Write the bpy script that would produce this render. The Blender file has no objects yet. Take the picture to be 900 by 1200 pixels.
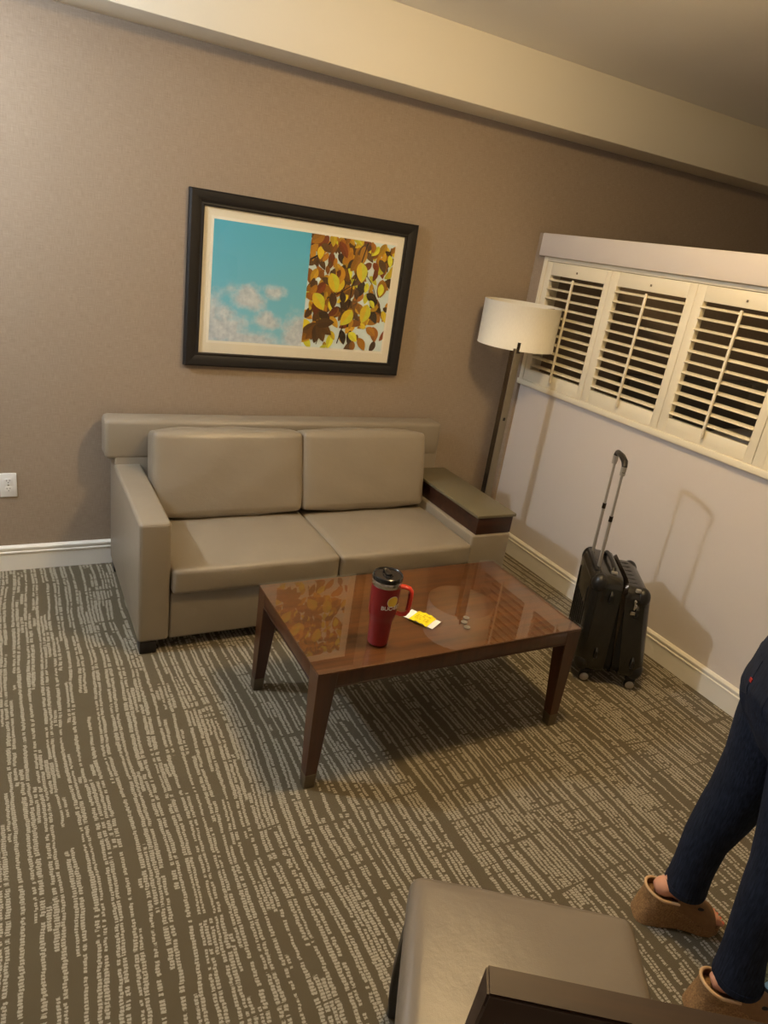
import bpy, bmesh, math, random
from mathutils import Vector, Matrix, Quaternion
random.seed(7)
scene = bpy.context.scene
C = scene.collection
PI = math.pi

# ------------------------------------------------------------ camera
def make_camera():
    cx, cy, cz, yaw, pit, rol, f = -2.7531, -3.3673, 1.7159, 0.5342, -0.3724, 0.1540, 808.18
    fw = Vector((math.sin(yaw) * math.cos(pit), math.cos(yaw) * math.cos(pit), math.sin(pit)))
    r = fw.cross(Vector((0, 0, 1))).normalized()
    u = r.cross(fw)
    r2 = r * math.cos(rol) + u * math.sin(rol)
    u2 = -r * math.sin(rol) + u * math.cos(rol)
    cd = bpy.data.cameras.new('camera')
    cd.sensor_fit = 'VERTICAL'
    cd.sensor_height = 24.0
    cd.lens = f / 1200 * 24.0
    cd.clip_start = 0.02
    co = bpy.data.objects.new('camera', cd)
    C.objects.link(co)
    m = Matrix((r2, u2, -fw)).transposed().to_4x4()
    m.translation = (cx, cy, cz)
    co.matrix_world = m
    scene.camera = co
make_camera()

# ------------------------------------------------------------ world, exposure, the two lamps of the room
w = bpy.data.worlds.new('world')
scene.world = w
w.use_nodes = True
w.node_tree.nodes['Background'].inputs[0].default_value = (1, .9, .78, 1)
w.node_tree.nodes['Background'].inputs[1].default_value = 0.02
scene.view_settings.view_transform = 'Standard'
scene.view_settings.look = 'None'
scene.view_settings.gamma = 1
scene.view_settings.use_curve_mapping = False
scene.view_settings.exposure = 1.55
WARM_POS, WARM_COL, WARM_L = (-1.30, -1.85, 2.643), (1.0, .70, .34), 47.0
COOL_POS, COOL_COL, COOL_L = (-3.60, -.76, 2.31), (.80, .89, 1.0), 245.0

# ------------------------------------------------------------ material helpers
MATS = {}
def srgb(r, g, b):
    f = lambda c: c / 12.92 if c <= .04045 else ((c + .055) / 1.055) ** 2.4
    return (f(r / 255), f(g / 255), f(b / 255), 1)

class NT:
    def __init__(s, name):
        s.m = bpy.data.materials.new(name)
        s.m.use_nodes = True
        s.t = s.m.node_tree
        s.b = s.t.nodes['Principled BSDF']
        s.out = s.t.nodes['Material Output']
    def node(s, typ, ins=None, **kw):
        n = s.t.nodes.new(typ)
        for k, v in kw.items():
            setattr(n, k, v)
        if ins:
            for k, v in ins.items():
                s.set(n.inputs[k], v)
        return n
    def set(s, sock, v):
        if isinstance(v, bpy.types.NodeSocket):
            s.t.links.new(v, sock)
        else:
            sock.default_value = v
    def math(s, op, a, b=0.0, c=0.0):
        n = s.node('ShaderNodeMath', operation=op)
        s.set(n.inputs[0], a); s.set(n.inputs[1], b); s.set(n.inputs[2], c)
        return n.outputs[0]
    def xyz(s, x, y, z=0.0):
        n = s.node('ShaderNodeCombineXYZ')
        s.set(n.inputs[0], x); s.set(n.inputs[1], y); s.set(n.inputs[2], z)
        return n.outputs[0]
    def pos(s):
        return s.node('ShaderNodeTexCoord').outputs['Object']
    def sep(s, v):
        n = s.node('ShaderNodeSeparateXYZ'); s.set(n.inputs[0], v)
        return n.outputs
    def scaled(s, v, sc):
        n = s.node('ShaderNodeVectorMath', operation='MULTIPLY')
        s.set(n.inputs[0], v); n.inputs[1].default_value = sc
        return n.outputs[0]
    def noise(s, v, scale=1.0, detail=2.0, rough=.5):
        n = s.node('ShaderNodeTexNoise')
        s.set(n.inputs['Vector'], v)
        n.inputs['Scale'].default_value = scale; n.inputs['Detail'].default_value = detail
        n.inputs['Roughness'].default_value = rough
        return n.outputs['Fac']
    def mix(s, fac, a, b):
        n = s.node('ShaderNodeMix', data_type='RGBA')
        s.set(n.inputs['Factor'], fac)
        s.set(n.inputs[6], a); s.set(n.inputs[7], b)
        return n.outputs[2]
    def mapr(s, v, a, b, c=0.0, d=1.0):
        n = s.node('ShaderNodeMapRange')
        s.set(n.inputs[0], v)
        for i, q in enumerate((a, b, c, d)):
            n.inputs[i + 1].default_value = q
        return n.outputs[0]
    def bump(s, h, strength=.3, dist=.002):
        n = s.node('ShaderNodeBump')
        n.inputs['Strength'].default_value = strength; n.inputs['Distance'].default_value = dist
        s.set(n.inputs['Height'], h)
        s.t.links.new(n.outputs[0], s.b.inputs['Normal'])
    def col(s, v): s.set(s.b.inputs['Base Color'], v)
    def p(s, **kw):
        for k, v in kw.items():
            s.set(s.b.inputs[k.replace('_', ' ')], v)
        return s

def plain(key, colour, rough=.5, metal=0.0, noise_amt=.06, scale=40., bump=0.0, coat=0.0, spec=.5):
    n = NT(key)
    f = n.noise(n.pos(), scale, 3)
    lo = tuple(c * (1 - noise_amt) for c in colour[:3]) + (1,)
    hi = tuple(min(1, c * (1 + noise_amt)) for c in colour[:3]) + (1,)
    n.col(n.mix(f, lo, hi))
    n.p(Roughness=rough, Metallic=metal)
    n.b.inputs['Specular IOR Level'].default_value = spec
    n.b.inputs['Coat Weight'].default_value = coat
    if bump: n.bump(f, bump, .001)
    MATS[key] = n.m
    return n.m

def mat_leather(key, colour, rough=.42):
    n = NT(key)
    v = n.pos()
    big = n.noise(v, 5, 3); fine = n.node('ShaderNodeTexVoronoi', {'Vector': v, 'Scale': 420.}).outputs['Distance']
    wr = n.noise(n.scaled(v, (1, 1, 1.6)), 14, 4, .55)
    a = tuple(c * .90 for c in colour[:3]) + (1,); b = tuple(c * 1.07 for c in colour[:3]) + (1,)
    n.col(n.mix(big, a, b))
    n.p(Roughness=rough)
    h = n.math('ADD', n.math('MULTIPLY', fine, .12), n.math('MULTIPLY', wr, 1.9))
    n.bump(h, .22, .004)
    MATS[key] = n.m

def mat_wood(key, dark, light, rough=.32, along=0, coat=0.0, scale=1.0):
    n = NT(key)
    v = n.pos()
    sc = [38. * scale, 38. * scale, 38. * scale]; sc[along] = 2.2 * scale
    g = n.noise(n.scaled(v, tuple(sc)), 1.0, 5, .6)
    sc2 = [7., 7., 7.]; sc2[along] = 1.3
    g2 = n.noise(n.scaled(v, tuple(sc2)), 1.0, 3, .5)
    f = n.mapr(n.math('ADD', n.math('MULTIPLY', g, .6), n.math('MULTIPLY', g2, .5)), .35, .75)
    n.col(n.mix(f, dark, light))
    n.p(Roughness=rough)
    n.b.inputs['Coat Weight'].default_value = coat
    n.b.inputs['Coat Roughness'].default_value = .08
    MATS[key] = n.m

def mat_carpet():
    n = NT('carpet')
    o = n.sep(n.pos()); x, y = o[0], o[1]
    w1 = n.noise(n.xyz(n.math('MULTIPLY', x, 1.2), n.math('MULTIPLY', y, .9)), 1.0, 1)
    w2 = n.noise(n.xyz(n.math('MULTIPLY', x, 9.), n.math('MULTIPLY', y, 3.)), 1.0, 2)
    x1 = n.math('ADD', x, n.math('ADD', n.math('MULTIPLY', n.math('SUBTRACT', w1, .5), .12), n.math('MULTIPLY', n.math('SUBTRACT', w2, .5), .022)))
    u = n.math('DIVIDE', n.math('ADD', x1, n.math('MULTIPLY', n.math('SUBTRACT', n.noise(n.pos(), 330, 1), .5), .006)), .0150)
    i = n.math('FLOOR', u); fu = n.math('FRACT', u)
    wi = n.node('ShaderNodeTexWhiteNoise', {'W': i}, noise_dimensions='1D').outputs['Value']
    jy = n.math('ADD', n.math('DIVIDE', n.math('ADD', y, n.math('MULTIPLY', n.math('SUBTRACT', n.noise(n.pos(), 260, 1), .5), .006)), .0082), n.math('MULTIPLY', wi, 9.3))
    j = n.math('FLOOR', jy); fj = n.math('FRACT', jy)
    wij = n.node('ShaderNodeTexWhiteNoise', {'Vector': n.xyz(i, j)}, noise_dimensions='2D').outputs['Value']
    run = n.noise(n.xyz(n.math('MULTIPLY', i, 7.31), n.math('MULTIPLY', y, 2.1)), 1.0, 2.)
    # every third column or so stays plain, as a dark ground stripe
    alt = n.math('MULTIPLY', n.math('SINE', n.math('ADD', n.math('MULTIPLY', i, 2.2), n.math('MULTIPLY', y, .9))), .17)
    on = n.math('GREATER_THAN', n.math('ADD', run, alt), .435)
    wid = n.noise(n.xyz(n.math('MULTIPLY', i, 3.7), n.math('MULTIPLY', y, 6.), 9.), 1.0, 1)
    half = n.mapr(wid, .25, .75, .20, .44)
    off = n.math('ADD', n.math('MULTIPLY', n.math('SUBTRACT', wij, .5), .22), n.math('MULTIPLY', n.math('SUBTRACT', wi, .5), .12))
    ext = n.math('LESS_THAN', n.math('ABSOLUTE', n.math('ADD', n.math('SUBTRACT', fu, .5), off)), half)
    slant = n.math('FRACT', n.math('ADD', jy, n.math('MULTIPLY', fu, .18)))
    tick = n.math('GREATER_THAN', slant, .22)
    drop = n.math('GREATER_THAN', wij, .05)
    gap = n.math('GREATER_THAN', n.noise(n.xyz(n.math('MULTIPLY', x, 4.), n.math('MULTIPLY', y, 60.), 2.), 1.0, 0), .29)
    m = n.math('MULTIPLY', n.math('MULTIPLY', n.math('MULTIPLY', on, ext), n.math('MULTIPLY', tick, drop)), gap)
    m = n.math('MULTIPLY', m, .92)
    fz = n.noise(n.pos(), 900, 2)
    fz2 = n.noise(n.pos(), 11, 3)
    base = n.mix(fz, srgb(84, 75, 56), srgb(124, 113, 88))
    base = n.mix(n.math('MULTIPLY', fz2, .35), base, srgb(84, 70, 48))
    lite = n.mix(fz, srgb(166, 157, 136), srgb(208, 200, 180))
    n.col(n.mix(m, base, lite))
    n.p(Roughness=.95)
    n.b.inputs['Specular IOR Level'].default_value = .1
    n.b.inputs['Sheen Weight'].default_value = .15
    n.bump(n.math('ADD', n.math('MULTIPLY', fz, 1.0), n.math('MULTIPLY', m, .35)), .55, .006)
    MATS['carpet'] = n.m

def mat_wallpaper():
    n = NT('wallpaper')
    o = n.sep(n.pos()); x, z = n.math('ADD', o[0], o[1]), o[2]
    a = n.noise(n.xyz(n.math('MULTIPLY', x, 500.), n.math('MULTIPLY', z, 26.)), 1., 2)
    b = n.noise(n.xyz(n.math('MULTIPLY', x, 26.), n.math('MULTIPLY', z, 500.), 3.), 1., 2)
    big = n.noise(n.pos(), 3, 3)
    f = n.math('ADD', n.math('MULTIPLY', a, .5), n.math('MULTIPLY', b, .5))
    c = n.mix(n.mapr(f, .3, .7), srgb(146, 130, 113), srgb(176, 160, 141))
    n.col(n.mix(n.math('MULTIPLY', big, .25), c, srgb(150, 132, 113)))
    n.p(Roughness=.8); n.b.inputs['Specular IOR Level'].default_value = .25
    n.bump(f, .25, .0015)
    MATS['wallpaper'] = n.m

def mat_paint(key, colour, rough=.55, amt=.02, bump=.12, scale=120.):
    plain(key, colour, rough, 0, amt, scale, bump)

def mat_sky_print():
    n = NT('sky_print')
    o = n.sep(n.pos()); x, z = o[0], o[2]      # object coordinates, metres
    nz = n.noise(n.xyz(x, z, 0.), 11, 6, .62)
    nz2 = n.noise(n.xyz(x, z, 5.), 30, 5, .6)
    def blob(cx, cz, rx, rz):
        a = n.math('DIVIDE', n.math('SUBTRACT', x, cx), rx); b = n.math('DIVIDE', n.math('SUBTRACT', z, cz), rz)
        d = n.math('SQRT', n.math('ADD', n.math('MULTIPLY', a, a), n.math('MULTIPLY', b, b)))
        return n.math('SUBTRACT', 1.0, d)
    t = None
    for q in [(-1.86, 1.20, .22, .20), (-1.70, 1.15, .26, .10), (-1.71, 1.36, .13, .085), (-1.57, 1.40, .08, .05), (-1.60, 1.26, .10, .06), (-1.42, 1.20, .14, .17)]:
        bq = blob(*q)
        t = bq if t is None else n.math('MAXIMUM', t, bq)
    f = n.math('ADD', t, n.math('MULTIPLY', n.math('SUBTRACT', nz, .5), 1.5))
    f = n.mapr(f, .12, .62)
    shade = n.mapr(nz2, .35, .65)
    cloud = n.mix(shade, srgb(190, 196, 206), srgb(232, 234, 238))
    sky = n.mix(n.mapr(z, 1.15, 1.70), srgb(134, 208, 230), srgb(82, 184, 218))
    n.col(n.mix(n.math('MULTIPLY', f, .85), sky, cloud))
    n.p(Roughness=.5)
    MATS['sky_print'] = n.m

def mat_vcol(key, rough=.5):
    n = NT(key)
    a = n.node('ShaderNodeVertexColor', layer_name='Col')
    f = n.noise(n.pos(), 60, 2)
    n.col(n.mix(n.math('MULTIPLY', f, .25), a.outputs[0], (.02, .012, .004, 1)))
    n.p(Roughness=rough)
    MATS[key] = n.m

def mat_pane(key, ior=1.5, rough=.0):
    n = NT(key)
    tr = n.node('ShaderNodeBsdfTransparent'); gl = n.node('ShaderNodeBsdfGlossy', {'Roughness': rough})
    fr = n.node('ShaderNodeFresnel', {'IOR': ior})
    mx = n.node('ShaderNodeMixShader')
    front = n.math('SUBTRACT', 1.0, n.node('ShaderNodeNewGeometry').outputs['Backfacing'])
    n.t.links.new(n.math('MULTIPLY', fr.outputs[0], front), mx.inputs[0]); n.t.links.new(tr.outputs[0], mx.inputs[1]); n.t.links.new(gl.outputs[0], mx.inputs[2])
    n.t.links.new(mx.outputs[0], n.out.inputs[0])
    MATS[key] = n.m

def mat_emit(key, colour, strength):
    n = NT(key)
    n.p(Roughness=.4)
    n.b.inputs['Emission Color'].default_value = tuple(colour) + (1,)
    n.b.inputs['Emission Strength'].default_value = strength
    MATS[key] = n.m

def mat_denim():
    n = NT('denim')
    v = n.pos()
    a = n.noise(n.scaled(v, (260, 260, 30)), 1., 2)
    b = n.noise(v, 9, 3)
    c = n.mix(n.mapr(a, .3, .7), srgb(22, 27, 40), srgb(42, 50, 68))
    n.col(n.mix(n.mapr(b, .35, .75, 0, .5), c, srgb(24, 28, 38)))
    n.p(Roughness=.85); n.b.inputs['Specular IOR Level'].default_value = .2
    cr = n.noise(n.scaled(v, (14, 14, 26)), 1., 3)
    n.bump(n.math('ADD', n.math('MULTIPLY', a, .12), cr), .35, .005)
    MATS['denim'] = n.m

def mat_stone():
    n = NT('green_stone')
    v = n.pos()
    a = n.noise(v, 60, 5, .65); b = n.noise(v, 18, 4, .6)
    c = n.mix(n.mapr(a, .38, .62), srgb(58, 64, 42), srgb(150, 152, 118))
    n.col(n.mix(n.mapr(b, .5, .62, 0, .8), c, srgb(120, 122, 92)))
    n.p(Roughness=.25)
    MATS['green_stone'] = n.m

def mat_cork():
    n = NT('cork')
    v = n.pos()
    a = n.noise(v, 240, 4, .6); b = n.noise(v, 40, 3)
    c = n.mix(n.mapr(a, .35, .65), srgb(126, 94, 58), srgb(176, 136, 90))
    n.col(n.mix(n.mapr(b, .45, .7, 0, .5), c, srgb(132, 96, 60)))
    n.p(Roughness=.75); n.bump(a, .4, .002)
    MATS['cork'] = n.m

mat_carpet(); mat_wallpaper(); mat_sky_print(); mat_vcol('leaf_print'); mat_denim(); mat_stone(); mat_cork()
mat_pane('picture_glass', 1.45); mat_pane('table_glass', 1.95)
mat_paint('ceiling_paint', srgb(244, 239, 228), .8, .03, .35, 160.)
mat_paint('soffit_paint', srgb(232, 226, 210), .6, .01, .05)
mat_paint('wall_paint', srgb(216, 208, 202), .5, .015, .25, 90.)
mat_paint('trim_white', srgb(238, 234, 224), .35, .01, 0)
mat_paint('shutter_cream', srgb(236, 228, 206), .38, .01, 0)
mat_leather('sofa_leather', srgb(149, 138, 121), .38)
mat_leather('chair_leather', srgb(126, 115, 101), .36)
mat_wood('table_wood', srgb(58, 32, 11), srgb(124, 74, 28), .35, 0, .0)
mat_wood('leg_wood', srgb(58, 32, 17), srgb(92, 52, 28), .30, 2, .35)
mat_wood('dark_wood', srgb(44, 26, 18), srgb(78, 46, 30), .38, 0)
mat_wood('chair_wood', srgb(36, 22, 13), srgb(68, 43, 26), .5, 0, .0)
mat_wood('black_wood', srgb(20, 16, 14), srgb(34, 28, 24), .4, 2)
mat_wood('frame_wood', srgb(13, 9, 7), srgb(26, 19, 14), .6, 0)
plain('arm_laminate', srgb(112, 104, 82), .35, 0, .04, 60.)
plain('bronze', srgb(124, 112, 92), .35, .8)
plain('nickel', srgb(158, 150, 134), .42, .5, .03)
plain('dark_metal', srgb(70, 62, 54), .22, .9)
plain('pole_side', srgb(104, 92, 76), .22, .85, .05)  # pole metal with the left face's darker reflection put into its colour
plain('brushed', srgb(140, 131, 114), .38, .6, .03)
plain('chrome', srgb(176, 172, 164), .30, .6, .02)
plain('black_plastic', srgb(26, 25, 24), .38, 0, .1, 60.)
plain('case_shell', srgb(31, 29, 25), .27, .0, .06, 25., 0, .3)
plain('case_fabric', srgb(20, 19, 19), .85, 0, .2, 300., .3)
plain('mug_red', srgb(136, 27, 29), .34, 0, .04, 200., .08)
plain('handle_red', srgb(214, 58, 40), .35)
plain('lid_black', srgb(28, 28, 30), .14, 0, .05, 40., 0, .6)
plain('steel', srgb(200, 196, 188), .25, 1.0, .03)
plain('logo_yellow', srgb(240, 200, 70), .4)
plain('print_white', srgb(238, 232, 224), .4, 0, .02)
plain('paper_white', srgb(244, 244, 238), .7, 0, .02)
plain('paper_yellow', srgb(250, 228, 30), .6, 0, .03)
plain('ink', srgb(170, 140, 24), .7)
plain('coin_silver', srgb(196, 192, 184), .3, .9)
plain('mat_board', srgb(238, 232, 212), .75, 0, .02)
plain('print_border', srgb(246, 242, 228), .75, 0, .01)
plain('branch_ink', srgb(34, 22, 14), .6)
plain('sky_pale', srgb(222, 240, 242), .5, 0, .1, 14.)
plain('plate_white', srgb(236, 236, 234), .3, 0, .01)
plain('slot_dark', srgb(30, 28, 26), .6)
plain('skin', srgb(214, 158, 130), .5, 0, .08, 50., .1)
plain('sandal_lining', srgb(214, 178, 134), .6)
plain('sandal_upper', srgb(138, 103, 66), .7, 0, .2, 90., .3)
plain('shirt', srgb(92, 96, 104), .8, 0, .05, 200., .2)
plain('hair', srgb(74, 50, 32), .5, 0, .25, 90., .4)
plain('lip', srgb(176, 96, 86), .45)
plain('eye_white', srgb(236, 234, 230), .2)
plain('eye_dark', srgb(50, 36, 26), .15)
plain('thread', srgb(176, 84, 40), .7)
plain('tag_red', srgb(180, 40, 32), .6)
plain('grout', srgb(206, 200, 176), .8)
plain('blue_cover', srgb(128, 168, 190), .4)
plain('bed_grey', srgb(120, 116, 108), .85, 0, .06, 200., .2)
plain('linen', srgb(226, 222, 214), .85, 0, .04, 60., .2)
plain('nail', srgb(226, 120, 96), .2)
def mat_shade():
    n = NT('shade_fabric')
    f = n.noise(n.scaled(n.pos(), (300, 300, 60)), 1., 2)
    n.col(n.mix(f, srgb(228, 222, 206), srgb(242, 238, 224)))
    n.p(Roughness=.8)
    n.b.inputs['Transmission Weight'].default_value = .0
    MATS['shade_fabric'] = n.m
mat_shade()
mat_emit('lamp_warm', WARM_COL, WARM_L)
mat_emit('lamp_cool', COOL_COL, COOL_L)

# ------------------------------------------------------------ mesh helpers
def V(*a): return Vector(a)
def box(bm, x0, x1, y0, y1, z0, z1, bev=0.0, seg=2):
    vs = [bm.verts.new((x, y, z)) for x in (x0, x1) for y in (y0, y1) for z in (z0, z1)]
    q = [(0, 1, 3, 2), (4, 6, 7, 5), (0, 4, 5, 1), (2, 3, 7, 6), (0, 2, 6, 4), (1, 5, 7, 3)]
    fs = [bm.faces.new([vs[i] for i in f]) for f in q]
    if bev > 0:
        es = list({e for f in fs for e in f.edges})
        bmesh.ops.bevel(bm, geom=es, offset=bev, segments=seg, profile=.5, affect='EDGES')
def new(): return bmesh.new()
def obj(name, bm, mat, parent=None, smooth=True, ang=35, loc=None):
    bmesh.ops.recalc_face_normals(bm, faces=bm.faces)
    me = bpy.data.meshes.new(name)
    bm.to_mesh(me); bm.free()
    me.materials.append(MATS[mat])
    if smooth:
        for p in me.polygons: p.use_smooth = True
        me.set_sharp_from_angle(angle=math.radians(ang))
    o = bpy.data.objects.new(name, me)
    C.objects.link(o)
    if parent: o.parent = parent
    if loc is not None: o.location = loc
    return o
def bobj(name, b, mat, parent=None, bev=.003, seg=2, **k):
    bm = new(); box(bm, *b, bev, seg)
    return obj(name, bm, mat, parent, **k)
def thing(name, label, cat, loc=(0, 0, 0), rotz=0, group=None):
    o = bpy.data.objects.new(name, None)
    o.empty_display_size = .1
    C.objects.link(o)
    o.location = loc; o.rotation_euler = (0, 0, rotz)
    o['label'] = label; o['category'] = cat
    if group: o['group'] = group
    return o
def tag(o, label, cat, group=None):
    o['label'] = label; o['category'] = cat
    if group: o['group'] = group
    return o
def struct(o, label=None, cat=None):
    o['kind'] = 'structure'
    if label: o['label'] = label
    if cat: o['category'] = cat
    return o
def lathe(bm, prof, seg=40, c=(0, 0), cap=True):
    rings = []
    for r, z in prof:
        if r < 1e-6: rings.append([bm.verts.new((c[0], c[1], z))])
        else: rings.append([bm.verts.new((c[0] + r * math.cos(2 * PI * k / seg), c[1] + r * math.sin(2 * PI * k / seg), z)) for k in range(seg)])
    for a, b in zip(rings, rings[1:]):
        for k in range(seg):
            k2 = (k + 1) % seg
            if len(a) == 1 and len(b) == 1: continue
            if len(a) == 1: bm.faces.new((a[0], b[k], b[k2]))
            elif len(b) == 1: bm.faces.new((a[k], b[0], a[k2]))
            else: bm.faces.new((a[k], b[k], b[k2], a[k2]))
    if cap:
        if len(rings[0]) > 1: bm.faces.new(rings[0][::-1])
        if len(rings[-1]) > 1: bm.faces.new(rings[-1])
def loft(bm, rings, close=True, cap=True):
    R = [[bm.verts.new(p) for p in r] for r in rings]
    n = len(R[0])
    for a, b in zip(R, R[1:]):
        for k in range(n if close else n - 1):
            k2 = (k + 1) % n
            bm.faces.new((a[k], a[k2], b[k2], b[k]))
    if cap and close:
        bm.faces.new(R[0][::-1]); bm.faces.new(R[-1])
    return R
def tube(bm, pts, rad, seg=12, side=None, cap=True):
    """tube through pts; rad floats or (r_side, r_other); side = preferred sideways axis"""
    pts = [Vector(p) for p in pts]
    rings = []
    s = Vector(side) if side is not None else None
    prev = None
    for i, p in enumerate(pts):
        d = (pts[min(i + 1, len(pts) - 1)] - pts[max(i - 1, 0)]).normalized()
        if s is not None: a = (s - d * s.dot(d)).normalized()
        elif prev is None:
            t = Vector((0, 0, 1)) if abs(d.z) < .9 else Vector((1, 0, 0))
            a = (t - d * t.dot(d)).normalized()
        else: a = (prev - d * prev.dot(d)).normalized()
        prev = a
        b = d.cross(a)
        r = rad[i] if isinstance(rad, (list, tuple)) else rad
        ra, rb = r if isinstance(r, (list, tuple)) else (r, r)
        rings.append([p + a * (ra * math.cos(2 * PI * k / seg)) + b * (rb * math.sin(2 * PI * k / seg)) for k in range(seg)])
    loft(bm, rings, True, cap)
def ellipsoid(bm, c, r, u=16, v=10, rot=None):
    m = Matrix.Translation(c) @ (rot.to_4x4() if rot else Matrix()) @ Matrix.Diagonal((r[0], r[1], r[2], 1))
    bmesh.ops.create_uvsphere(bm, u_segments=u, v_segments=v, radius=1.0, matrix=m)
def prism(bm, poly, y0, y1, axis='y'):
    def P(a, b, y):
        return {'y': (a, y, b), 'x': (y, a, b), 'z': (a, b, y)}[axis]
    A = [bm.verts.new(P(a, b, y0)) for a, b in poly]; B = [bm.verts.new(P(a, b, y1)) for a, b in poly]
    n = len(poly)
    bm.faces.new(A); bm.faces.new(B[::-1])
    for k in range(n): bm.faces.new((A[k], A[(k + 1) % n], B[(k + 1) % n], B[k]))
def cushion(bm, x0, x1, y0, y1, z0, z1, puff=.02, edge=.035, n=14, seed=0, wr=.0):
    """soft box: rounded edges, crowned faces, slight wrinkles"""
    rnd = random.Random(seed)
    ph = [rnd.uniform(0, 6) for _ in range(8)]
    b2 = new()
    bmesh.ops.create_cube(b2, size=2.0)
    bmesh.ops.subdivide_edges(b2, edges=b2.edges[:], cuts=n, use_grid_fill=True)
    hx, hy, hz = (x1 - x0) / 2, (y1 - y0) / 2, (z1 - z0) / 2
    c = Vector(((x0 + x1) / 2, (y0 + y1) / 2, (z0 + z1) / 2))
    H = (hx, hy, hz)
    mp = {}
    for v in b2.verts:
        p = v.co
        def warp(t, h):       # concentrate samples near the edges
            e = min(edge, h * .95)
            a = abs(t)
            k = .72
            d = a / k * (h - e) if a < k else (h - e) + (a - k) / (1 - k) * e
            return math.copysign(d, t)
        q = Vector((warp(p.x, hx), warp(p.y, hy), warp(p.z, hz)))
        core = Vector([max(-(H[i] - min(edge, H[i] * .95)), min(H[i] - min(edge, H[i] * .95), q[i])) for i in range(3)])
        d = q - core
        if d.length > 1e-6:
            m = max(abs(d.x) / min(edge, hx * .95), abs(d.y) / min(edge, hy * .95), abs(d.z) / min(edge, hz * .95))
            q = core + d.normalized() * (m * edge) if d.length > 1e-9 else q
        f = [max(0, 1 - (q[i] / H[i]) ** 2) for i in range(3)]
        if abs(p.z) > .999: q.z += math.copysign(puff * math.sqrt(f[0] * f[1]) if f[0] * f[1] > 0 else 0, p.z)
        if abs(p.y) > .999: q.y += math.copysign(puff * .6 * math.sqrt(max(0, f[0] * f[2])), p.y)
        if abs(p.x) > .999: q.x += math.copysign(puff * .4 * math.sqrt(max(0, f[1] * f[2])), p.x)
        if wr:
            q += Vector((0, 0, 1)) * wr * math.sin(q.x * 23 + ph[0] + 3 * math.sin(q.y * 9 + ph[1])) * f[1]
            q += Vector((0, 1, 0)) * wr * math.sin(q.x * 19 + ph[2] + 2 * math.sin(q.z * 14 + ph[3])) * f[2]
        mp[v] = bm.verts.new(c + q)
    for f in b2.faces: bm.faces.new([mp[v] for v in f.verts])
    b2.free()
def remeshed(name, bm, mat, voxel, parent=None, smooth=2):
    o = obj(name, bm, mat, None, smooth=False)
    md = o.modifiers.new('r', 'REMESH'); md.mode = 'VOXEL'; md.voxel_size = voxel; md.use_smooth_shade = True
    ms = o.modifiers.new('s', 'SMOOTH'); ms.factor = .5; ms.iterations = smooth
    dg = bpy.context.evaluated_depsgraph_get()
    me = bpy.data.meshes.new_from_object(o.evaluated_get(dg))
    o.modifiers.clear()
    old = o.data; o.data = me; bpy.data.meshes.remove(old)
    if not me.materials: me.materials.append(MATS[mat])
    for p in me.polygons: p.use_smooth = True
    if parent: o.parent = parent
    return o

# ------------------------------------------------------------ room shell
XL, XR, YF = -4.6, 3.6, -4.7
SB, ST, SD = 2.359, 2.643, -.2394
struct(bobj('floor', (XL, XR, YF, 0, -.1, 0), 'carpet', bev=0, smooth=False))
struct(bobj('ceiling', (XL, XR, YF, 0, ST, ST + .1), 'ceiling_paint', bev=0, smooth=False))
struct(bobj('wall_back', (XL, XR, 0, .1, -.1, ST + .1), 'wallpaper', bev=0, smooth=False))
struct(bobj('wall_left', (XL - .1, XL, YF, 0, -.1, ST + .1), 'wallpaper', bev=0, smooth=False))
struct(bobj('wall_right', (XR, XR + .1, YF, 0, -.1, ST + .1), 'wallpaper', bev=0, smooth=False))
struct(bobj('wall_front', (XL - .1, XR + .1, YF - .1, YF, -.1, ST + .1), 'wall_paint', bev=0, smooth=False))
struct(bobj('trim_1', (XL, XR, SD, 0, SB, ST), 'soffit_paint', bev=.003))      # boxed soffit along the back wall

# half-height partition with an opening for the shutters
PEND = -2.42
OT, OB = 1.6664, 1.1349
SILL = 1.037
CB, CT = 1.7593, 1.8792
FY0, FY1 = -.085, -2.235          # shutter frame span
bm = new()
box(bm, 0, .12, PEND, 0, -.05, SILL)
box(bm, 0, .12, PEND, FY1, SILL, CB)
struct(obj('wall_partition', bm, 'wall_paint', smooth=False))
bm = new(); box(bm, -.05, .17, PEND - .03, -.062, CB, CT, .006)
struct(obj('trim_2', bm, 'wall_paint'))
bm = new(); box(bm, -.020, .17, -.086, -.0005, .129, CT); struct(obj('trim_3', bm, 'wallpaper', smooth=False))      # papered return in the corner
# window frame that holds the shutters, with its sill
bm = new()
box(bm, -.022, .10, FY0 - .03, FY0, SILL, CB, .002); box(bm, -.022, .10, FY1, FY1 + .03, SILL, CB, .002)
box(bm, -.022, .10, FY1 + .03, FY0 - .03, CB - .022, CB, .002)
win = struct(obj('window_1', bm, 'shutter_cream'))
bobj('window_sill', (-.026, .10, FY1 - .01, FY0 + .01, SILL - .004, SILL + .028), 'shutter_cream', win, .004)

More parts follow.
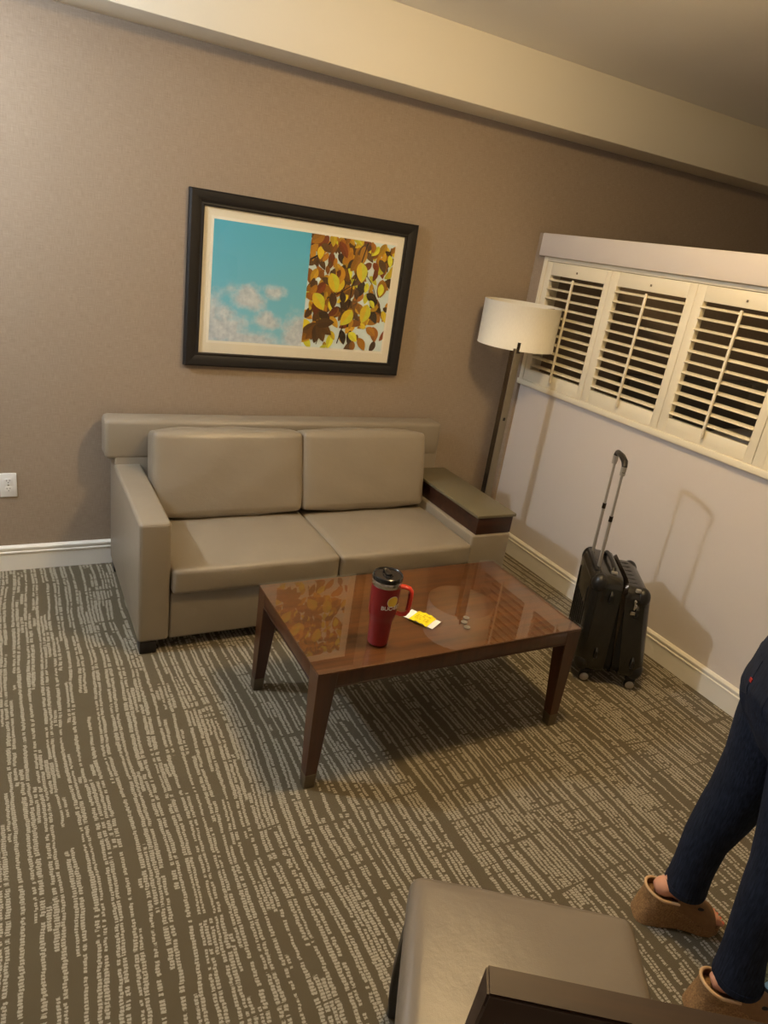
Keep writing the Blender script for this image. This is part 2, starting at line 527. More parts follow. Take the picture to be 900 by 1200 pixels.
def baseboard(name, length, to_world):
    """profiled board: flat face, two beads on top"""
    prof = [(0, 0), (.013, 0), (.013, .088), (.017, .091), (.017, .097), (.013, .100), (.013, .107), (.016, .110), (.016, .118), (.009, .1255), (.005, .128), (0, .128)]
    bm = new()
    R = [[bm.verts.new(to_world(l, d, z)) for d, z in prof] for l in (0, length)]
    n = len(prof)
    for k in range(n): bm.faces.new((R[0][k], R[0][(k + 1) % n], R[1][(k + 1) % n], R[1][k]))
    bm.faces.new(R[0]); bm.faces.new(R[1][::-1])
    struct(obj(name, bm, 'trim_white', ang=20))
baseboard('baseboard_back', -XL - .016, lambda l, d, z: (XL + l, -d, z))
baseboard('baseboard_partition', -PEND, lambda l, d, z: (-d, -l, z))
baseboard('baseboard_left', -YF - .02, lambda l, d, z: (XL + d, YF + l, z))
baseboard('baseboard_bedroom', XR - .13, lambda l, d, z: (.13 + l, -d, z))

# shutters: four hinged panels, eleven louvres each
def make_louvre_mesh(width):
    bm = new()
    pts = []
    for k in range(12):
        a = 2 * PI * k / 12
        pts.append((.024 * math.cos(a), .0052 * math.sin(a)))
    c, s = math.cos(math.radians(7)), math.sin(math.radians(7))
    pts = [(x * c - z * s, x * s + z * c) for x, z in pts]
    prism(bm, pts, -width / 2, width / 2)
    return bm
panels = [(-.117, -.622, -.161, -.584), (-.622, -1.154, -.6754, -1.1094), (-1.154, -1.671, -1.2036, -1.6295), (-1.671, -2.203, -1.722, -2.152)]
plabels = ['cream plantation shutter panel beside the brown wall, behind the lamp shade',
           'second cream shutter panel from the brown wall, above the suitcase handle',
           'third cream shutter panel from the brown wall, in full view',
           'cream shutter panel at the right edge, cut off by the frame']
X0, X1 = -.018, .012
for (y0, y1, a, b), lab in zip(panels, plabels):
    cy = (y0 + y1) / 2
    t = thing('shutter_panel', lab, 'shutter', (0, cy, SILL + .028), 0, 'plantation shutter panels in the partition')
    z0 = SILL + .028
    g = .0012
    for (p, q) in ((y0 - g, a), (b, y1 + g)):
        bobj('stile', (X0, X1, min(p, q) - cy, max(p, q) - cy, 0.001, CB - .024 - z0), 'shutter_cream', t, .002)
    bobj('rail', (X0, X1, b - cy, a - cy, OT - z0, CB - .024 - z0), 'shutter_cream', t, .002)
    bobj('rail', (X0, X1, b - cy, a - cy, 0.001, OB - z0), 'shutter_cream', t, .002)
    wid = abs(a - b) + .004
    pitch = (OT - OB) / 11
    lm = None
    oc = (a + b) / 2 - cy
    for k in range(11):
        zz = OB - z0 + pitch * (k + .5)
        if lm is None:
            o = obj('louvre', make_louvre_mesh(wid), 'shutter_cream', t, loc=(-.004, oc, zz)); lm = o.data
        else:
            o = bpy.data.objects.new('louvre', lm); C.objects.link(o); o.parent = t; o.location = (-.004, oc, zz)
        o.rotation_euler = (0, math.radians(random.uniform(-2, 2)), 0)
    bm = new(); box(bm, -.040, -.028, oc - .006, oc + .006, OB - z0 - .035, OT - z0 - .010, .003)
    obj('tilt_rod', bm, 'shutter_cream', t)
    bm = new(); box(bm, X0 - .004, X0 + .002, oc - .004, oc + .004, OT - z0 + .024, OT - z0 + .034, .001)
    obj('rod_catch', bm, 'bronze', t)

# stone floor laid on the diagonal at the kitchenette side
def stone_floor():
    poly_x0, poly_x1, poly_y0, poly_y1 = -1.080, 1.4, -4.3, -2.765
    base = struct(bobj('floor_stone', (poly_x0, poly_x1, poly_y0, poly_y1, -.02, .0015), 'grout', bev=0, smooth=False), 'green mottled stone tiles laid diagonally beside the carpet', 'floor')
    e = Vector((-.77, -.64)).normalized(); g = Vector((e.y, -e.x))
    o0 = Vector((-.953, -2.773)); T = .33; J = .005
    for i in range(-9, 10):
        for j in range(-9, 10):
            cs = [o0 + e * (T * (i + a)) + g * (T * (j + b)) + e * (J * (.5 - a)) + g * (J * (.5 - b)) for a, b in ((0, 0), (1, 0), (1, 1), (0, 1))]
            bm = new()
            vs = [bm.verts.new((c.x, c.y, .0035)) for c in cs]
            bm.faces.new(vs)
            for co, no in (((poly_x0, 0, 0), (-1, 0, 0)), ((poly_x1, 0, 0), (1, 0, 0)), ((0, poly_y0, 0), (0, -1, 0)), ((0, poly_y1, 0), (0, 1, 0))):
                if bm.faces:
                    bmesh.ops.bisect_plane(bm, geom=bm.verts[:] + bm.edges[:] + bm.faces[:], plane_co=co, plane_no=no, clear_outer=True)
            if not bm.faces or sum(f.calc_area() for f in bm.faces) < .004:
                bm.free(); continue
            r = bmesh.ops.extrude_face_region(bm, geom=bm.faces[:])
            for v in [v for v in r['geom'] if isinstance(v, bmesh.types.BMVert)]: v.co.z = .0005
            obj('tile', bm, 'green_stone', base, smooth=False)
stone_floor()

# ------------------------------------------------------------ ceiling lamp and entry pendant (both out of view, they light the room)
t = thing('ceiling_light', 'round flush ceiling light with frosted warm dome over the coffee table', 'ceiling light', WARM_POS)
bm = new(); lathe(bm, [(.165, 0), (.17, -.006), (.17, -.02), (.155, -.024)]); obj('base', bm, 'nickel', t)
bm = new(); lathe(bm, [(.13, -.020), (.14, -.045), (.136, -.075), (.115, -.10), (.08, -.115), (.04, -.122), (0, -.124)], 32); obj('diffuser', bm, 'lamp_warm', t)
t = thing('pendant_light', 'small white globe pendant hanging near the left wall', 'pendant', (COOL_POS[0], COOL_POS[1], ST))
bm = new(); lathe(bm, [(.05, 0), (.05, -.015), (.02, -.022)], 24); obj('canopy', bm, 'nickel', t)
bm = new(); lathe(bm, [(.004, -.022), (.004, COOL_POS[2] - ST + .07)], 8); obj('cord', bm, 'black_plastic', t)
bm = new(); lathe(bm, [(.018, COOL_POS[2] - ST + .075), (.02, COOL_POS[2] - ST + .05)], 16); obj('socket', bm, 'nickel', t)
bm = new(); ellipsoid(bm, (0, 0, COOL_POS[2] - ST), (.055, .055, .055), 24, 16); obj('globe', bm, 'lamp_cool', t)

# ------------------------------------------------------------ sofa
def make_sofa():
    t = thing('sofa', 'taupe leather two-seat sofa with wood-topped right arm against the brown wall', 'sofa', (-1.42, -.45, 0))
    L = Vector((-1.42, -.45, 0))
    def S(name, fn, mat='sofa_leather', parent=t, **k):
        bm = new(); fn(bm)
        bmesh.ops.translate(bm, verts=bm.verts[:], vec=-L)
        return obj(name, bm, mat, parent, **k)
    S('base', lambda b: box(b, -2.205, -.72, -.862, -.06, .055, .272, .012, 3))
    # left arm: slab with soft edges, very slightly higher at the back
    def arm(b):
        box(b, -2.330, -2.207, -.868, -.05, .055, .586, .016, 4)
    la = S('arm', arm, ang=50)
    def welt(b):
        for x in (-2.3235, -2.2135):
            tube(b, [(x, -.861, .075), (x, -.861, .568)], .0035, 8)
        tube(b, [(-2.318, -.861, .5795), (-2.219, -.861, .5795)], .0035, 8)
    S('welt', welt, parent=la)
    # right arm, low and upholstered, with a wood box and laminate top
    ra = S('arm', lambda b: box(b, -.748, -.508, -.868, -.05, .055, .424, .014, 4), ang=50)
    S('arm_box', lambda b: box(b, -.728, -.512, -.862, -.172, .4245, .515, .002), 'dark_wood', ra)
    S('arm_top', lambda b: box(b, -.742, -.502, -.872, -.168, .5155, .531, .002), 'arm_laminate', ra)
    # back rest: tall slab, overhanging the arm a little at the left
    br = S('backrest', lambda b: box(b, -2.326, -.571, -.1735, -.045, .10, .64, .010, 3), ang=50)
    S('back_band', lambda b: box(b, -2.368, -.569, -.1765, -.042, .606, .797, .024, 4), parent=br, ang=50)
    sc = []
    S('seat_cushion', lambda b: cushion(b, -2.200, -1.470, -.885, -.30, .274, .384, .016, .016, 18, 1, .0022), ang=60)
    S('seat_cushion', lambda b: cushion(b, -1.462, -.752, -.885, -.30, .274, .380, .016, .016, 18, 2, .0022), ang=60)
    for c, (x0, x1, s) in zip('ab', ((-2.188, -1.486, 3), (-1.478, -.782, 4))):
        def f(b):
            cushion(b, x0, x1, -.075, .075, -.19, .19, .024, .020, 18, s, .0030)
            bmesh.ops.rotate(b, verts=b.verts[:], cent=(0, 0, 0), matrix=Matrix.Rotation(math.radians(-13), 3, 'X'))
            bmesh.ops.translate(b, verts=b.verts[:], vec=(0, -.315, .588))
        S('back_cushion', f, ang=60)
    for x in (-2.322, -.575):
        for y in (-.868 + .004, -.12):
            S('foot', lambda b: box(b, x, x + .066, y, y + .066, 0, .056, .003), 'black_wood')
    return t
make_sofa()

# ------------------------------------------------------------ coffee table
def make_table():
    x0, x1, y0, y1 = -1.953, -.856, -1.773, -1.181
    cx, cy = (x0 + x1) / 2, (y0 + y1) / 2
    t = thing('coffee_table', 'rectangular brown wood coffee table with glass top and metal-tipped tapered legs', 'coffee table', (cx, cy, 0))
    hx, hy = (x1 - x0) / 2, (y1 - y0) / 2
    g = .0065
    bobj('tabletop', (-hx + .004, hx - .004, -hy + .004, hy - .004, .4465, .4535), 'table_wood', t, .001)
    bobj('glass_top', (-hx, hx, -hy, hy, .4538, .460), 'table_glass', t, 0)
    th = .022
    for b in ((-hx + .066, hx - .066, -hy + .004, -hy + .004 + th), (-hx + .066, hx - .066, hy - .004 - th, hy - .004), (-hx + .004, -hx + .004 + th, -hy + .066, hy - .066), (hx - .004 - th, hx - .004, -hy + .066, hy - .066)):
        a = bobj('apron', b + (.397, .4463), 'leg_wood', t, .001)
        c = [b[0] - .0015, b[1] + .0015, b[2] - .0015, b[3] + .0015]
        bobj('bead', tuple(c) + (.392, .3968), 'dark_wood', a, .001)
    for sx in (-1, 1):
        for sy in (-1, 1):
            def leg(z0, z1, grow=0):
                bm = new()
                rings = []
                for z in (z0, z1):
                    wd = .036 + (.068 - .036) * (z / .432) + grow
                    ox, oy = sx * (hx - .003 + grow / 2), sy * (hy - .003 + grow / 2)
                    xs = (ox, ox - sx * wd); ys = (oy, oy - sy * wd)
                    rings.append([(xs[0], ys[0], z), (xs[1], ys[0], z), (xs[1], ys[1], z), (xs[0], ys[1], z)])
                loft(bm, rings)
                bmesh.ops.bevel(bm, geom=bm.edges[:], offset=.0015, segments=1, affect='EDGES')
                return bm
            lo = obj('leg', leg(.05, .4463), 'leg_wood', t)
            obj('ferrule', leg(0, .056, .002), 'bronze', lo)
    return t
make_table()

# ------------------------------------------------------------ tumbler
def make_mug():
    t = thing('travel_mug', 'tall red insulated travel mug with black lid and red handle on coffee table', 'mug', (-1.688, -1.655, .4602))
    prof = [(.0, 0), (.031, 0), (.0345, .003), (.0355, .01), (.0385, .085), (.0392, .092), (.0410, .100), (.0460, .116), (.0475, .124), (.0490, .215), (.0488, .222)]
    bm = new(); lathe(bm, prof, 48); body = obj('body', bm, 'mug_red', t, ang=40)
    bm = new(); lathe(bm, [(.0486, .2222), (.0494, .224), (.0494, .238), (.0480, .241)], 48); obj('rim', bm, 'steel', t)
    bm = new(); lathe(bm, [(.049, .2412), (.0508, .243), (.0512, .250), (.0500, .257), (.0470, .259), (.0455, .2575), (.0440, .2545), (.018, .2535), (.0165, .2565), (.008, .257), (0, .257)], 48)
    lid = obj('lid', bm, 'lid_black', t, ang=30)
    bm = new(); box(bm, -.030, .012, -.010, .010, .2545, .2625, .003); o = obj('slider', bm, 'lid_black', lid); o.rotation_euler = (0, 0, math.radians(-100))
    # handle at azimuth -42 degrees
    az = math.radians(-38)
    d = Vector((math.cos(az), math.sin(az), 0))
    def P(r, z): return d * r + Vector((0, 0, z))
    pts = [P(.044, .222), P(.062, .224), P(.078, .221), P(.0855, .211), P(.087, .196), P(.086, .160), P(.0845, .140), P(.077, .127), P(.062, .122), P(.045, .124)]
    bm = new(); tube(bm, pts, [(.0115, .0065)] * len(pts), 14, side=d.cross(Vector((0, 0, 1))))
    hd = obj('handle', bm, 'handle_red', t, ang=60)
    bm = new(); tube(bm, [P(.0800, .205), P(.0805, .19), P(.080, .16), P(.0785, .145)], [(.0085, .0045)] * 4, 10, side=d.cross(Vector((0, 0, 1))))
    obj('grip_pad', bm, 'mug_red', hd, ang=60)
    # emblem: plain yellow disc (no mascot) with the name below, wrapped on the body
    R0 = .0493
    la = math.radians(-84)
    def wrap(x, z, off):
        rr = .0475 + (z - .124) / (.215 - .124) * .0015 + off
        return (rr * math.cos(la + x / R0), rr * math.sin(la + x / R0), z)
    def disc(r, off, cx=0., cz=.178):
        bm = new()
        rings = [[wrap(cx + q * r * math.cos(2 * PI * k / 32), cz + q * r * math.sin(2 * PI * k / 32), off) for k in range(32)] for q in (1, .66, .33)]
        loft(bm, rings, True, False)
        c = bm.verts.new(wrap(cx, cz, off)); bm.verts.ensure_lookup_table()
        n = len(bm.verts) - 1
        ring = [bm.verts[64 + k] for k in range(32)]
        for k in range(32): bm.faces.new((ring[k], ring[(k + 1) % 32], c))
        return bm
    obj('emblem_ring', disc(.0205, .0006), 'print_white', body)
    obj('emblem_disc', disc(.0190, .0010), 'logo_yellow', body)
    cu = bpy.data.curves.new('lettering', 'FONT'); cu.body = "BUC-EE'S"; cu.size = .0195; cu.align_x = 'CENTER'; cu.extrude = 0; cu.offset = .0006
    tmp = bpy.data.objects.new('lettering', cu); C.objects.link(tmp)
    dg = bpy.context.evaluated_depsgraph_get()
    me = bpy.data.meshes.new_from_object(tmp.evaluated_get(dg))
    bpy.data.objects.remove(tmp)
    for v in me.vertices: v.co = wrap(v.co.x, .149 + v.co.y, .0014)
    me.materials.clear(); me.materials.append(MATS['print_white'])
    o = bpy.data.objects.new('lettering', me); C.objects.link(o); o.parent = body
    return t
make_mug()

# paper slip with yellow wrapper, three coins
def make_slip():
    c = Vector((-1.458, -1.564, .4602))
    ax = Vector((.124, -.058 - .05, 0)); ax = Vector((-1.4275 + 1.489, -1.6155 + 1.512, 0)); L = ax.length; ang = math.atan2(ax.y, ax.x)
    t = thing('paper_slip', 'white paper slip wrapped in a bright yellow note on coffee table', 'paper', c, ang)
    def sheet(bm, x0, x1, hw, z, th, amp, nx=10):
        rows = []
        for k in range(nx + 1):
            x = x0 + (x1 - x0) * k / nx
            zz = z + amp * (math.sin(k / nx * PI)) + amp * .4 * math.sin(k * 1.9)
            zz = max(zz, z)
            rows.append((x, zz))
        R = loft(bm, [[(x, -hw, zz), (x, hw, zz), (x, hw, zz + th), (x, -hw, zz + th)] for x, zz in rows])
    bm = new(); sheet(bm, -.062, .062, .0345, 0.0002, .0006, .0); obj('slip', bm, 'paper_white', t, smooth=False)
    bm = new(); sheet(bm, -.036, .040, .0385, .0012, .0006, .005); y = obj('note', bm, 'paper_yellow', t, ang=60)
    bm = new()
    rnd = random.Random(3)
    for r in range(4):
        x = -.022
        while x < .028:
            l = rnd.uniform(.004, .010)
            if rnd.random() < .8:
                yy = -.018 + r * .0115
                box(bm, x, x + l, yy, yy + .0022, .0079, .0083)
            x += l + .003
    obj('marks', bm, 'ink', y, smooth=False)
make_slip()
clabs = ['silver coin on coffee table, farthest of three from the viewer', 'middle silver coin of three on coffee table', 'silver coin on coffee table, nearest of three to the viewer']
for (x, y), lab in zip([(-1.283, -1.597), (-1.309, -1.622), (-1.319, -1.656)], clabs):
    bm = new(); lathe(bm, [(.0113, 0), (.012, .0003), (.012, .0016), (.0113, .0019), (.0106, .0019), (.0104, .0016), (0, .0016)], 28)
    o = obj('coin', bm, 'coin_silver', loc=(x, y, .4602)); tag(o, lab, 'coin', 'coins on the coffee table')
    bm = new(); ellipsoid(bm, (0.001, 0, .0016), (.0045, .0055, .0007), 10, 6); obj('relief', bm, 'coin_silver', o)

# ------------------------------------------------------------ framed picture
def make_picture():
    x0, x1, z0, z1 = -1.998, -.8315, 1.0281, 1.8079
    cx, cz = (x0 + x1) / 2, (z0 + z1) / 2
    t = thing('framed_picture', 'dark framed print of blue sky and yellow autumn leaves hung above sofa', 'picture', (cx, -.001, cz))
    ix0, ix1, iz0, iz1 = -1.930 - cx, -.897 - cx, 1.092 - cz, 1.742 - cz
    ox0, ox1, oz0, oz1 = x0 - cx, x1 - cx, z0 - cz, z1 - cz
    prof = [(0, 0), (0, -.024), (.12, -.031), (.42, -.031), (.80, -.020), (.92, -.022), (1, -.020), (1, 0)]
    cs_o = [(ox0, oz0), (ox1, oz0), (ox1, oz1), (ox0, oz1)]; cs_i = [(ix0, iz0), (ix1, iz0), (ix1, iz1), (ix0, iz1)]
    for k in range(4):
        bm = new(); rings = []
        for e in (k, (k + 1) % 4):
            o_, i_ = cs_o[e], cs_i[e]
            rings.append([(o_[0] + (i_[0] - o_[0]) * a, d, o_[1] + (i_[1] - o_[1]) * a) for a, d in prof])
        loft(bm, rings); obj('frame_side', bm, 'frame_wood', t, ang=25)
    bobj('mat_board', (ix0 - .01, ix1 + .01, -.011, -.004, iz0 - .01, iz1 + .01), 'mat_board', t, 0)
    # print area, world coords -> local
    px0, px1, pz0, pz1, sp = -1.883, -.9455, 1.1515, 1.694, -1.409
    bobj('print_border', (px0 - cx - .012, px1 - cx + .012, -.0118, -.011, pz0 - cz - .012, pz1 - cz + .012), 'print_border', t, 0)
    bm = new(); vs = [bm.verts.new(p) for p in ((px0, -.0133, pz0), (sp, -.0133, pz0), (sp, -.0133, pz1), (px0, -.0133, pz1))]; bm.faces.new(vs)
    o = obj('sky_print', bm, 'sky_print', t, smooth=False); o.location = (-cx, .001, -cz)
    bobj('leaf_ground', (sp - cx, px1 - cx, -.0123, -.0119, pz0 - cz, pz1 - cz), 'sky_pale', t, 0)
    # printed leaves: flat shapes with their own colours
    rnd = random.Random(11)
    bm = new(); cl = bm.loops.layers.float_color.new('Col')
    lay = [0]
    def leaf(cx_, cz_, L, W, ang, col, col2):
        lay[0] += 1
        y = -.0125 - lay[0] * .000012
        n = 10
        def P(u, v):
            x = cx_ + u * math.cos(ang) - v * math.sin(ang); z = cz_ + u * math.sin(ang) + v * math.cos(ang)
            return (min(px1, max(sp, x)) - cx, y, min(pz1, max(pz0, z)) - cz)
        mid = [P(L * (k / n - .5), .04 * L * math.sin(k / n * PI)) for k in range(n + 1)]
        for sgn, cc in ((1, col), (-1, col2)):
            e = [P(L * (k / n - .5), sgn * W * .5 * math.sin(PI * (k / n) ** .85) ** .8 + .04 * L * math.sin(k / n * PI)) for k in range(n + 1)]
            for k in range(n):
                q = [mid[k], mid[k + 1], e[k + 1], e[k]]
                vs = [bm.verts.new(p) for p in q]
                f = bm.faces.new(vs)
                for l in f.loops: l[cl] = cc
    pal = [srgb(176, 120, 26), srgb(140, 92, 28), srgb(112, 78, 34), srgb(205, 160, 34), srgb(236, 206, 44), srgb(222, 222, 60), srgb(128, 62, 22), srgb(92, 66, 34), srgb(160, 100, 24), srgb(84, 56, 26), srgb(60, 44, 26), srgb(196, 140, 30)]
    for k in range(420):
        u = rnd.random(); v = rnd.random()
        # leave more sky at lower left and the middle right
        X = sp + u * (px1 - sp); Z = pz0 + v * (pz1 - pz0)
        if v < .30 and rnd.random() < .55: continue
        if .30 < v < .62 and u > .62 and rnd.random() < .3: continue
        if k % 2 == 0 and v < .75 and u < .2 and rnd.random() < .5: continue
        L = rnd.uniform(.035, .092); a = rnd.uniform(-2.6, -.5)
        c = rnd.choice(pal); s = rnd.uniform(.8, 1.45); s2 = s * rnd.uniform(.72, 1.0)
        leaf(X, Z, L, L * rnd.uniform(.40, .62), a, tuple(min(.95, q * s) for q in c[:3]) + (1,), tuple(min(.95, q * s2) for q in c[:3]) + (1,))
    # sprays of larger leaves at the bottom left
    for a in (-2.7, -2.2, -1.65, -1.1, -.5, .2):
        c = rnd.choice([pal[2], pal[1], pal[7]])
        leaf(sp + .075 + .045 * math.cos(a), pz0 + .115 + .045 * math.sin(a), .10, .05, a, c, tuple(q * .75 for q in c[:3]) + (1,))
    for q in ((.15, .42, -.9), (.72, .35, -1.8), (.30, .60, -1.2), (.62, .72, -1.4), (.50, .30, -2.2)):
        leaf(sp + q[0] * (px1 - sp), pz0 + q[1] * (pz1 - pz0), .10, .062, q[2], pal[5], pal[4])
    lo = obj('printed_leaves', bm, 'leaf_print', t, smooth=False)
    def branch(pts, w):
        bm = new()
        for (a, b) in zip(pts, pts[1:]):
            p, q = Vector((sp + a[0] * (px1 - sp), pz0 + a[1] * (pz1 - pz0))), Vector((sp + b[0] * (px1 - sp), pz0 + b[1] * (pz1 - pz0)))
            nrm = (q - p).normalized(); nrm = Vector((-nrm.y, nrm.x)) * w / 2
            y = -.0160
            bm.faces.new([bm.verts.new((c.x - cx, y, c.y - cz)) for c in (p - nrm, q - nrm, q + nrm, p + nrm)])
        obj('printed_branch', bm, 'branch_ink', lo, smooth=False)
    branch([(.66, .99), (.60, .78), (.53, .60), (.52, .42), (.47, .22), (.42, .05)], .006)
    branch([(.53, .60), (.36, .50), (.24, .46)], .004); branch([(.01, .78), (.12, .84), (.22, .95)], .008)
    branch([(.60, .78), (.78, .62), (.86, .46)], .004); branch([(.24, .24), (.20, .12), (.17, .03)], .004)
    bobj('glass', (ix0 - .004, ix1 + .004, -.0185, -.0175, iz0 - .004, iz1 + .004), 'picture_glass', t, 0)
make_picture()

# ------------------------------------------------------------ wall outlet
def make_outlet():
    cx, cz = -2.761, .434
    t = thing('wall_outlet', 'white duplex wall outlet low on brown wall left of sofa', 'outlet', (cx, 0, cz))
    bobj('plate', (-.035, .035, -.006, 0, -.0575, .0575), 'plate_white', t, .0025)
    for s in (-1, 1):
        bm = new(); prism(bm, [(.0165 * math.cos(a) if abs(math.cos(a)) < .98 else .0165 * math.copysign(.98, math.cos(a)), max(-.0125, min(.0125, .0165 * math.sin(a))) + s * .0195) for a in [2 * PI * k / 28 for k in range(28)]], -.0085, -.0055)
        r = obj('receptacle', bm, 'plate_white', t, smooth=False)
        bm = new()
        box(bm, -.0075, -.0055, -.0088, -.008, s * .0195, s * .0195 + .008); box(bm, .0055, .0075, -.0088, -.008, s * .0195 + .001, s * .0195 + .008)
        prism(bm, [(.0026 * math.cos(2 * PI * k / 10), s * .0195 - .006 + .0026 * math.sin(2 * PI * k / 10)) for k in range(10)], -.0088, -.008)
        obj('slots', bm, 'slot_dark', r, smooth=False)
    bm = new(); prism(bm, [(.003 * math.cos(2 * PI * k / 12), .003 * math.sin(2 * PI * k / 12)) for k in range(12)], -.0072, -.0055); obj('screw', bm, 'steel', t, smooth=False)
make_outlet()

# ------------------------------------------------------------ floor lamp
def make_lamp():
    px, py = -.360, -.421
    cx, cy = -.248, -.266
    t = thing('floor_lamp', 'brushed metal floor lamp with white drum shade in the corner', 'lamp', (px, py, 0))
    bobj('base', (-.085, .16, -.11, .17, 0, .018), 'nickel', t, .004)
    hw, hd = .0225, .022
    bm = new(); box(bm, -hw, hw, -hd, hd, .018, 1.285, .0015); pole = obj('pole', bm, 'brushed', t)
    bobj('side_reflection', (-hw - .0006, -hw + .001, -hd + .003, hd - .003, .03, 1.282), 'pole_side', pole, 0)  # thin tinted strip: paints the dark reflection on the pole's left face
    bobj('switch', (-.0065, .0065, -hd - .004, -hd + .001, .895, .912), 'slot_dark', pole, .001)
    bobj('shade_clip', (-.010, .010, -hd - .003, -hd + .010, 1.262, 1.318), 'dark_metal', pole, .001)
    dx, dy = cx - px, cy - py
    R = .210
    zb, zt = 1.272, 1.505
    bm = new()
    seg = 72
    rr = lambda r, z: [(dx + r * math.cos(2 * PI * k / seg), dy + r * math.sin(2 * PI * k / seg), z) for k in range(seg)]
    loft(bm, [rr(R - .002, zb), rr(R + .0008, zb), rr(R + .0008, zb + .006), rr(R, zb + .007), rr(R, zt - .007), rr(R + .0008, zt - .006), rr(R + .0008, zt), rr(R - .002, zt), rr(R - .002, zb)], True, False)
    sh = obj('lamp_shade', bm, 'shade_fabric', t, ang=60)
    bm = new()
    for k in range(3):
        a = math.atan2(-dy, -dx) + k * 2 * PI / 3
        tube(bm, [(dx, dy, zt - .03), (dx + (R - .003) * math.cos(a), dy + (R - .003) * math.sin(a), zt - .012)], .003, 8)
    lathe(bm, [(.014, zt - .035), (.016, zt - .03), (.014, zt - .024), (.006, zt - .016), (0, zt - .012)], 16, (dx, dy))
    obj('spider', bm, 'nickel', sh)
    for k in (1, 2):
        a = math.atan2(-dy, -dx) + k * 2 * PI / 3
        bm = new(); ellipsoid(bm, (dx + (R + .002) * math.cos(a), dy + (R + .002) * math.sin(a), zb + .03), (.005, .005, .005), 10, 8)
        obj('shade_pin', bm, 'nickel', sh)
    # arm that carries the socket and an unlit bulb
    bm = new(); tube(bm, [(0, 0, 1.278), (dx, dy, 1.278)], .007, 10); lathe(bm, [(.02, 1.27), (.02, 1.33), (.015, 1.34)], 18, (dx, dy)); obj('socket', bm, 'nickel', t)
    bm = new(); lathe(bm, [(.012, 1.34), (.016, 1.355), (.03, 1.385), (.032, 1.405), (.022, 1.43), (0, 1.44)], 20, (dx, dy)); obj('bulb', bm, 'plate_white', t)
make_lamp()

